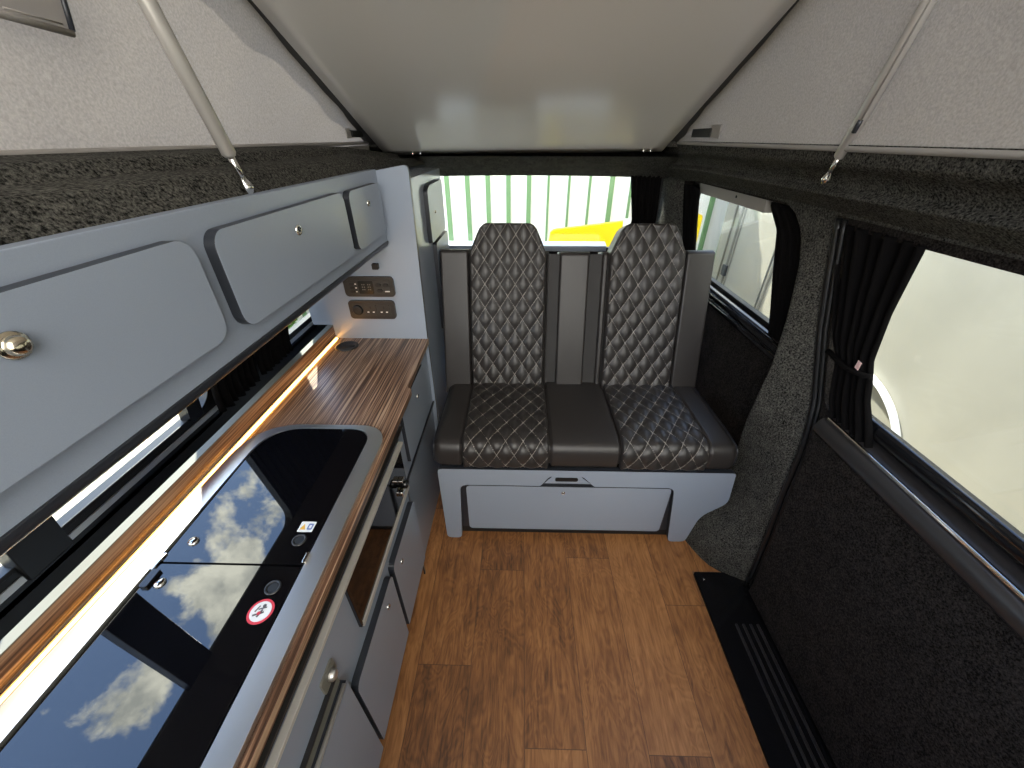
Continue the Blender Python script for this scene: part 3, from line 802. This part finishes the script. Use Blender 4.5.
for i in range(70):
    l = arc[-1]*i/69; row = []
    for x in xs:
        p, n = seat_surf(x, l); dpt = 0
        for a, b in SX:
            if a-.006 < x < b+.006: dpt = -.012
            for s in (a, b):
                dpt = min(dpt, -.006*math.exp(-((x-s)/.005)**2))
        p = p + n*dpt
        row.append(p)
    rows.append(row)
m = MB().grid(rows)
# ends and underside
for j in (0, len(xs)-1):
    r0 = [rows[i][j] for i in range(70)]
    cx = V((xs[j], 1.3, .42))
    m.add([tuple(p) for p in r0] + [(xs[j], 1.52, .412), (xs[j], 1.06, .412)], [tuple(range(72))])
sc_ = m.build('seat_cushion', M_['leather'], bs)
for x in (-.310, .790):
    MB().tube([seat_surf(x, l)[0] for l in [arc[-1]*i/50 for i in range(51)]], .0035, 6).build('piping', M_['edge'], sc_)
for a, b in SX:
    quilt(lambda x, l: seat_surf(x, l), lambda l, a=a: a, lambda l, b=b: b, .015, arc[-1]-.03, (a+b)/2, .03, .0085, 78, 130, sc_, 'quilted_panel', (True, False))

# backrest
BU = V((0, .2747, .9615)); BN = V((0, -.9615, .2747)); B0 = V((0, 1.462, .500))
def BK(u, v, d): return tuple(V((u, 0, 0)) + B0 + BU*v + BN*d)
bk = MB().prism(rr(-.330, -.02, .788, .570, .012), (), BK, -.105, -.012, 0).build('backrest', M_['leather2'], bs, bevel=.008)
def bolster(x0, x1, nm='side_bolster', top=.588, d=.014, mt='leather'):
    w = x1-x0
    rows = []
    n = 40; nv = 60
    for i in range(nv+1):
        v = -.03 + (top+.03)*i/nv; row = []
        for j in range(n+1):
            x = x0 + w*j/n
            e = min(x-x0, x1-x, top-v); k = min(1, e/.011); k = math.sqrt(max(0, 1-(1-k)**2))
            row.append(BK(x, v, -.022 + (d+.022)*k))
        rows.append(row)
    m = MB().grid(rows)
    # close round to the back
    top_row = rows[-1]
    m.grid([top_row, [BK(x0 + w*j/n, top, -.105) for j in range(n+1)]])
    for j in (0, n): m.grid([[rows[i][j], BK(x0 + w*j/n, -.03 + (top+.03)*i/nv, -.105)] for i in range(nv+1)])
    return m.build(nm, M_[mt], bs)
bolster(-.335, -.212); bolster(.672, .793); bolster(.160, .287, 'centre_panel', .580, .006)
bolster(.336, .364, 'side_strip', .580, .002); bolster(.106, .118, 'side_strip', .580, .000)
for (xl_, xr_) in ((-.210, .105), (.366, .670)):
    xc = (xl_+xr_)/2; hw = (xr_-xl_)/2
    tabw = [(0, hw), (.570, hw), (.600, hw-.012), (.650, hw-.034), (.666, hw-.042), (.680, hw-.056), (.686, hw-.070)]
    lf = lambda l, xc=xc, tw=tabw: xc - interp(tw, l)
    rt = lambda l, xc=xc, tw=tabw: xc + interp(tw, l)
    ol = [(rt(l), l) for l in [-.02 + .706*i/60 for i in range(61)]]; ol = ol + [(2*xc-x, l) for x, l in reversed(ol)]
    hr = MB().prism(ol, (), BK, -.10, .006).build('headrest_back', M_['leather'], bs, bevel=.006)
    quilt(lambda x, l: (V(BK(x, l, .014)), BN), lf, rt, -.02, .686, xc, .012, .009, 78, 190, bs, 'quilted_back', (False, True))

# ------------------------------------------------------------------ roof struts
def strut(sg, ball, top, label, clip):
    t = thing('gas_strut', ball, label, 'strut', 'gas struts of the raised roof')
    A, B = V(ball), V(top); d = (B-A).normalized()
    MB().tube([A+d*.050, A+d*.054, B-d*.02], [.0085, .0110, .0110], 14).build('tube', M_['strut'], t)
    MB().tube([A+d*.010, A+d*.052], .0055, 12).build('rod', M_['chrome'], t)
    j = MB(); j.lathe(A-d*.006, d, [(.0001, -.006), (.007, -.003), (.0105, .005), (.0085, .014), (.0055, .02), (.0055, .024)], 16)
    j.lathe(A, (-sg*.8, -.3, .5), [(.0001, -.011), (.0075, -.008), (.0105, 0), (.0075, .008), (.0001, .011)], 14)
    j.build('ball_end', M_['chrome'], t)
    MB().lathe(B, (0, 0, 1), [(.012, -.004), (.012, .006), (.0001, .008)], 12).build('top_mount', M_['blackm'], t)
    if clip:
        side = V((-.5, -.85, 0)).normalized()
        p = A + d*.115
        MB().tube([p-d*.012+side*.011, p+d*.012+side*.011], .0050, 6).build('safety_clip', M_['edge'], t)
        MB().tube([p+d*.01+side*.015, B-d*.03+side*.013], .0013, 6).build('clip_wire', M_['strut'], t)
    return t
strut(-1, (-.478, .738, 1.377), (-.480, .541, 1.955), 'silver gas strut rising from the ledge above the overhead locker', False)
strut(1, (.700, 1.012, 1.370), (.597, .705, 1.925), 'silver gas strut rising from the ledge above the sliding door', True)

# roof board hinges and elastic straps at the rear of the canvas
for sgn, xs_, lab in ((-1, (-.50, -.465), 'silver screw-fixed hinge tab at the kitchen side of the roof board'), (1, (.545, .577), 'silver screw-fixed hinge tab at the door side of the roof board')):
    t = thing('hinge_tab', (xs_[0], HY-.01, 1.39), lab, 'hinge', 'hinge tabs of the roof board')
    for x in xs_:
        p = RB(x, .012, .001)
        MB().lathe(p, (0, -st_, -ct), [(.0055, -.002), (.0055, .003), (.003, .005), (.0001, .005)], 12).build('screw_head', M_['chrome'], t)
for sgn, lab in ((-1, 'black elastic strap on the kitchen side canvas near the roof hinge'), (1, 'black elastic strap with a pale patch on the door side canvas')):
    x = sgn*.682
    t = thing('elastic_strap', (x, 1.70, 1.46), lab, 'strap', 'elastic straps of the canvas')
    MB().prism(rr(1.66, 1.450, 1.83, 1.478, .004) if sgn > 0 else rr(1.80, 1.450, 1.92, 1.474, .004), (), FX(x, -sgn), 0, .010).build('elastic_band', M_['blackm'], t, bevel=.002)
    MB().prism(rr(1.59, 1.447, 1.67, 1.488, .003) if sgn > 0 else rr(1.76, 1.447, 1.81, 1.480, .003), (), FX(x, -sgn), 0, .004).build('fabric_patch', M_['hem'], t, bevel=.001)

# ------------------------------------------------------------------ curtains
def curtain(name, label, y_front, y_rear, z0, z1, xfun, inward, pleats, amp=.012, tie=None, group='blackout curtains', axis='Y', rail=True):
    zc = (z0+z1)/2
    t = thing(name, (xfun(z0), (interp(y_front, z0)+interp(y_rear, z0))/2, z0) if axis == 'Y' else ((interp(y_front, z0)+interp(y_rear, z0))/2, xfun(z0), z0), label, 'curtain', group)
    rows = []
    nz, nu = 40, pleats*8
    for i in range(nz+1):
        z = z0 + (z1-z0)*i/nz
        a, b = interp(y_front, z), interp(y_rear, z); row = []
        for j in range(nu+1):
            f = j/nu
            w = amp*math.sin(2*PI*pleats*f + .6*math.sin(7*z)) + amp*.4*math.sin(2*PI*pleats*.53*f + 5*z)
            q = a + (b-a)*f; x = xfun(z) + inward*(.018 + w)
            row.append((x, q, z) if axis == 'Y' else (q, x, z))
        rows.append(row)
    MB().grid(rows).build('cloth', M_['curtain'], t, solid=.003)
    if tie:
        z = tie; a, b = interp(y_front, z), interp(y_rear, z)
        x = xfun(z) + inward*.036
        MB().tube([(x+.01 if inward < 0 else x-.01, a-.006, z), (x, a+.012, z-.004), (x, (a+b)/2, z-.012), (x, b, z-.002)], .007, 8).build('tieback', M_['curtain'], t)
        MB().prism([(a+.018, z+.004), (a+.030, z+.006), (a+.030, z+.026), (a+.018, z+.024)], (), lambda u, v, d: (x + inward*(d+.006), u, v), 0, .001).build('tag', M_['pink'], t)
    return t
curtain('curtain', 'black curtain tied back with a small pale tag at the sliding door window',
        [(.77, .735), (.84, .765), (.90, .795), (.955, .808), (1.0, .822), (1.12, .818), (1.26, .800)], [(.77, .885), (.84, .92), (.95, .935), (1.0, .965), (1.26, 1.045)],
        .775, 1.270, lambda z: xr(z)+.016, -1, 6, .010, tie=.965)
curtain('curtain', 'black curtain at the front edge of the window beside the bench seat',
        [(.80, 1.092), (.85, 1.094), (1.0, 1.11), (1.15, 1.145), (1.22, 1.18), (1.262, 1.228), (1.28, 1.27)], [(.80, 1.27), (.95, 1.285), (1.20, 1.325), (1.26, 1.385)], .815, 1.274, lambda z: xr(z)+.030, -1, 8, .007)
curtain('curtain', 'black curtain behind the headrest at the rear edge of the side window',
        [(.86, 1.94), (1.26, 1.945)], [(.86, 2.10), (1.26, 2.13)], .865, 1.258, lambda z: xr(z)+.015, -1, 6, .010)
curtain('curtain', 'black gathered curtain at the corner of the tailgate window',
        [(1.0, .60), (1.07, .605), (1.285, .565)], [(1.0, .715), (1.07, .735), (1.285, .725)], .99, 1.285, lambda z: 2.285, -1, 7, .010, axis='X')
curtain('curtain', 'black curtain over the worktop at the end of the front kitchen window',
        [(.78, .878), (1.33, .880)], [(.78, 1.07), (1.33, 1.07)], .775, 1.335, lambda z: xl(z)+.004, 1, 7, .010)
curtain('curtain', 'black curtain over the worktop before the rear kitchen window',
        [(.78, 1.09), (1.33, 1.09)], [(.78, 1.285), (1.33, 1.31)], .775, 1.335, lambda z: xl(z)+.004, 1, 8, .010)
curtain('curtain', 'black curtain tucked behind the grey end panel',
        [(.78, 1.49), (1.33, 1.50)], [(.78, 1.70), (1.33, 1.70)], .775, 1.335, lambda z: xl(z)+.004, 1, 7, .010)

# ------------------------------------------------------------------ outside
ZG = -.55
g = MB().prism([(-60, -60), (60, -60), (60, 60), (-60, 60)], (), FZ(ZG), -.1, 0)
struct(g.build('ground', M_['gravel']), 'pale gravel yard around the van')
YF = 4.5
fe = thing('perimeter_fence', (.5, YF, ZG), 'white sheet fence with green uprights seen through the tailgate window', 'fence')
fw = MB()
FX0, FX1, ZF = -3.4, 4.4, 2.3
fw.box(FX0, FX1, YF+.03, YF+.06, ZG, ZF)
fw.build('fence_sheet', M_['fence_w'], fe)
k = 0; x = FX0
while x < FX1:
    wdt = .046 if x < .1 or k % 5 == 0 else .022
    MB().box(x, x+wdt, YF, YF+.03, ZG, ZF).build('upright', M_['fence_g'], fe); x += .216; k += 1
# yellow plastic barrier
yb = thing('plastic_barrier', (.85, 3.6, ZG), 'yellow plastic barrier with square cut-outs in front of the fence', 'barrier')
holes = [rr(.30+.17*i, .46, .40+.17*i, .56, .03) for i in range(3)] + [rr(.88, .46, 1.02, .62, .03)]
MB().prism(round_poly([(.16, .0), (1.55, .0), (1.55, .90), (1.15, .87), (.30, .77), (.26, .75)], .03), holes, lambda u, v, d: (u, 3.62-d, v), 0, .06).build('barrier_panel', M_['yellow'], yb, bevel=.01)
MB().box(.88, 1.13, 3.545, 3.56, .64, .865).build('white_plate', M_['white'], yb)
for x in (.30, 1.40): MB().box(x-.04, x+.04, 3.40, 3.78, ZG, .01).build('foot', M_['yellow'], yb, bevel=.01)

# neighbouring cream motorhome
XV = 1.95
mh = thing('motorhome', (XV, .4, ZG), 'cream motorhome parked alongside the sliding door', 'vehicle')
wc, wz, wr_ = 1.92, -.11, .46
bo = [(-2.5, -.38), (3.92, -.38), (4.03, 1.0), (3.95, 2.0), (3.8, 2.15), (-2.5, 2.15)]
MB().prism(bo, (), lambda u, v, d: (XV + d, u, v), 2.0, 0.).build('body_shell', M_['cream'], mh, bevel=.02)
am = MB()
am.grid([[(XV - .02 + .02*math.cos(q), wc + (wr_+.016*math.sin(q)*1.2)*math.cos(a), wz + (wr_+.016*math.sin(q)*1.2)*math.sin(a)) for q in [PI*k/6 for k in range(7)]] for a in [PI*i/32 for i in range(33)]])
am.build('wheel_arch_trim', M_['white'], mh)
for yw in (-1.6, 2.95):
    MB().lathe((XV+.16, yw, -.26), (-1, 0, 0), [(.0001, .0), (.16, .02), (.20, .03), (.28, .03), (.29, .0), (.29, -.16), (.0001, -.16)], 32).build('wheel', M_['tyre'], mh)
# habitation door outline with seal and latch
def ring(u0, v0, u1, v1, r, r2, mt, nm):
    lp = dense(rr(u0, v0, u1, v1, r), .1)
    lp.append(lp[0])
    MB().tube([(XV - .004, y, z) for y, z in lp], r2, 6).build(nm, M_[mt], mh)
ring(3.02, .06, 3.70, 1.60, .12, .012, 'creamd', 'door_seal')
ring(3.07, .11, 3.65, 1.55, .09, .007, 'creamd', 'door_seal')
MB().box(XV-.03, XV, 3.66, 3.73, .34, .44).build('door_latch', M_['edge'], mh, bevel=.008)
MB().box(XV-.012, XV, 3.80, 3.82, -.1, 1.95).build('body_strip', M_['creamd'], mh, bevel=.004)

# bush outside the rear kitchen window
def bush(loc, r, n, label, seed):
    rnd = random.Random(seed)
    t = thing('leafy_bush', (loc[0], loc[1], ZG), label, 'bush', 'bushes beyond the kitchen window')
    m = MB()
    for i in range(n):
        a, b = rnd.uniform(0, 2*PI), math.acos(rnd.uniform(-1, 1)); q = r*rnd.uniform(.6, 1)**.5
        c = V(loc) + V((q*math.sin(b)*math.cos(a), q*math.sin(b)*math.sin(a), q*.8*math.cos(b)))
        d = V((rnd.uniform(-1, 1), rnd.uniform(-1, 1), rnd.uniform(-.3, 1))).normalized(); s = d.cross(V((0, 0, 1))).normalized()*.03
        u = d*rnd.uniform(.06, .10); nn = s.cross(d)*.3
        m.add([c, c+u*.5+s+nn, c+u, c+u*.5-s+nn], [(0, 1, 2), (0, 2, 3)])
    m.build('foliage', M_['leaf'], t, fix=False)
    MB().tube([(loc[0], loc[1], ZG), (loc[0]+.03, loc[1], loc[2])], [.04, .02], 8).build('stem', M_['stem'], t)
bush((-2.95, 3.75, .0), .62, 2600, 'green leafy bush beyond the rear kitchen window', 1)
bush((-4.3, 3.3, .05), .6, 2200, 'green leafy bush left of the first bush beyond the kitchen window', 2)

# ------------------------------------------------------------------ light
sun = bpy.data.lights.new('sun', 'SUN'); sun.energy = 4.8; sun.angle = math.radians(.6); sun.color = (1., .95, .86)
so = bpy.data.objects.new('sun', sun); C.objects.link(so)
so.rotation_euler = V((.30, -.66, -.85)).to_track_quat('-Z', 'Y').to_euler(); so.location = (-3, 6, 8)

w = bpy.data.worlds.new('sky'); bpy.context.scene.world = w; w.use_nodes = True
nt = w.node_tree; bg = nt.nodes['Background']
tc_ = N(nt, 'ShaderNodeTexCoord')
sep = N(nt, 'ShaderNodeSeparateXYZ'); L(nt, tc_, 'Generated', sep, 'Vector')
gr_ = N(nt, 'ShaderNodeValToRGB'); e = gr_.color_ramp.elements
e[0].position = .0; e[0].color = (.70, .76, .84, 1); e[1].position = 1.; e[1].color = (.17, .29, .62, 1)
q = e.new(.35); q.color = (.36, .50, .82, 1)
L(nt, sep, 'Z', gr_, 'Fac')
cn = N(nt, 'ShaderNodeTexNoise', Scale=9., Detail=10., Roughness=.62, Distortion=.2); L(nt, tc_, 'Generated', cn, 'Vector')
val = cn.outputs['Fac']
def boost(c, r, k, acc):       # a cloud bank around one direction of the sky
    d = N(nt, 'ShaderNodeVectorMath', operation='DISTANCE'); L(nt, tc_, 'Generated', d, 0); d.inputs[1].default_value = V(c).normalized()
    mr = N(nt, 'ShaderNodeMapRange', interpolation_type='SMOOTHSTEP'); L(nt, d, 'Value', mr, 'Value')
    mr.inputs['From Min'].default_value = 0; mr.inputs['From Max'].default_value = r
    mr.inputs['To Min'].default_value = k; mr.inputs['To Max'].default_value = 0
    ad = N(nt, 'ShaderNodeMath', operation='ADD'); nt.links.new(acc, ad.inputs[0]); L(nt, mr, 'Result', ad, 1)
    return ad.outputs[0]
val = boost((-.60, .36, .70), .42, -.17, val)
val = boost((-.542, .465, .70), .18, .26, val)
val = boost((-.545, .36, .755), .16, .25, val)
val = boost((-.61, .24, .755), .10, .22, val)
val = boost((.2, -1., .45), 1.3, .22, val)  # unseen clouds behind the viewer, added to warm the daylight
cr = N(nt, 'ShaderNodeValToRGB'); e = cr.color_ramp.elements
e[0].position = .54; e[0].color = (0, 0, 0, 1); e[1].position = .64; e[1].color = (1, 1, 1, 1)
nt.links.new(val, cr.inputs['Fac'])
mx = N(nt, 'ShaderNodeMix', data_type='RGBA'); L(nt, cr, 'Color', mx, 'Factor'); L(nt, gr_, 'Color', mx, 6)
c2 = N(nt, 'ShaderNodeTexNoise', Scale=16., Detail=6., Roughness=.6); L(nt, tc_, 'Generated', c2, 'Vector')
cc = N(nt, 'ShaderNodeValToRGB'); e = cc.color_ramp.elements
e[0].position = .36; e[0].color = (.85, .84, .80, 1); e[1].position = .62; e[1].color = (1.75, 1.65, 1.45, 1)
L(nt, c2, 'Fac', cc, 'Fac'); L(nt, cc, 'Color', mx, 7)
L(nt, mx, 2, bg, 'Color'); bg.inputs['Strength'].default_value = 1.6

# ------------------------------------------------------------------ camera
cam = bpy.data.cameras.new('camera'); co = bpy.data.objects.new('camera', cam); C.objects.link(co)
cam.sensor_width = 36.; cam.lens = 384.*36./1024.; cam.clip_start = .01; cam.clip_end = 200
p, psi = math.radians(32.7), math.radians(1.26)
F = V((-math.sin(psi)*math.cos(p), math.cos(psi)*math.cos(p), -math.sin(p)))
co.location = (0, 0, 1.45); co.rotation_euler = F.to_track_quat('-Z', 'Y').to_euler()
sc = bpy.context.scene; sc.camera = co
sc.view_settings.view_transform = 'Standard'; sc.view_settings.look = 'None'
sc.view_settings.exposure = 1.9; sc.view_settings.gamma = 1.; sc.view_settings.use_curve_mapping = False
cy = sc.cycles
cy.max_bounces = 10; cy.diffuse_bounces = 6; cy.glossy_bounces = 5; cy.transparent_max_bounces = 12; cy.transmission_bounces = 4
cy.caustics_reflective = False; cy.caustics_refractive = False
cy.use_denoising = True; cy.sample_clamp_indirect = 8.
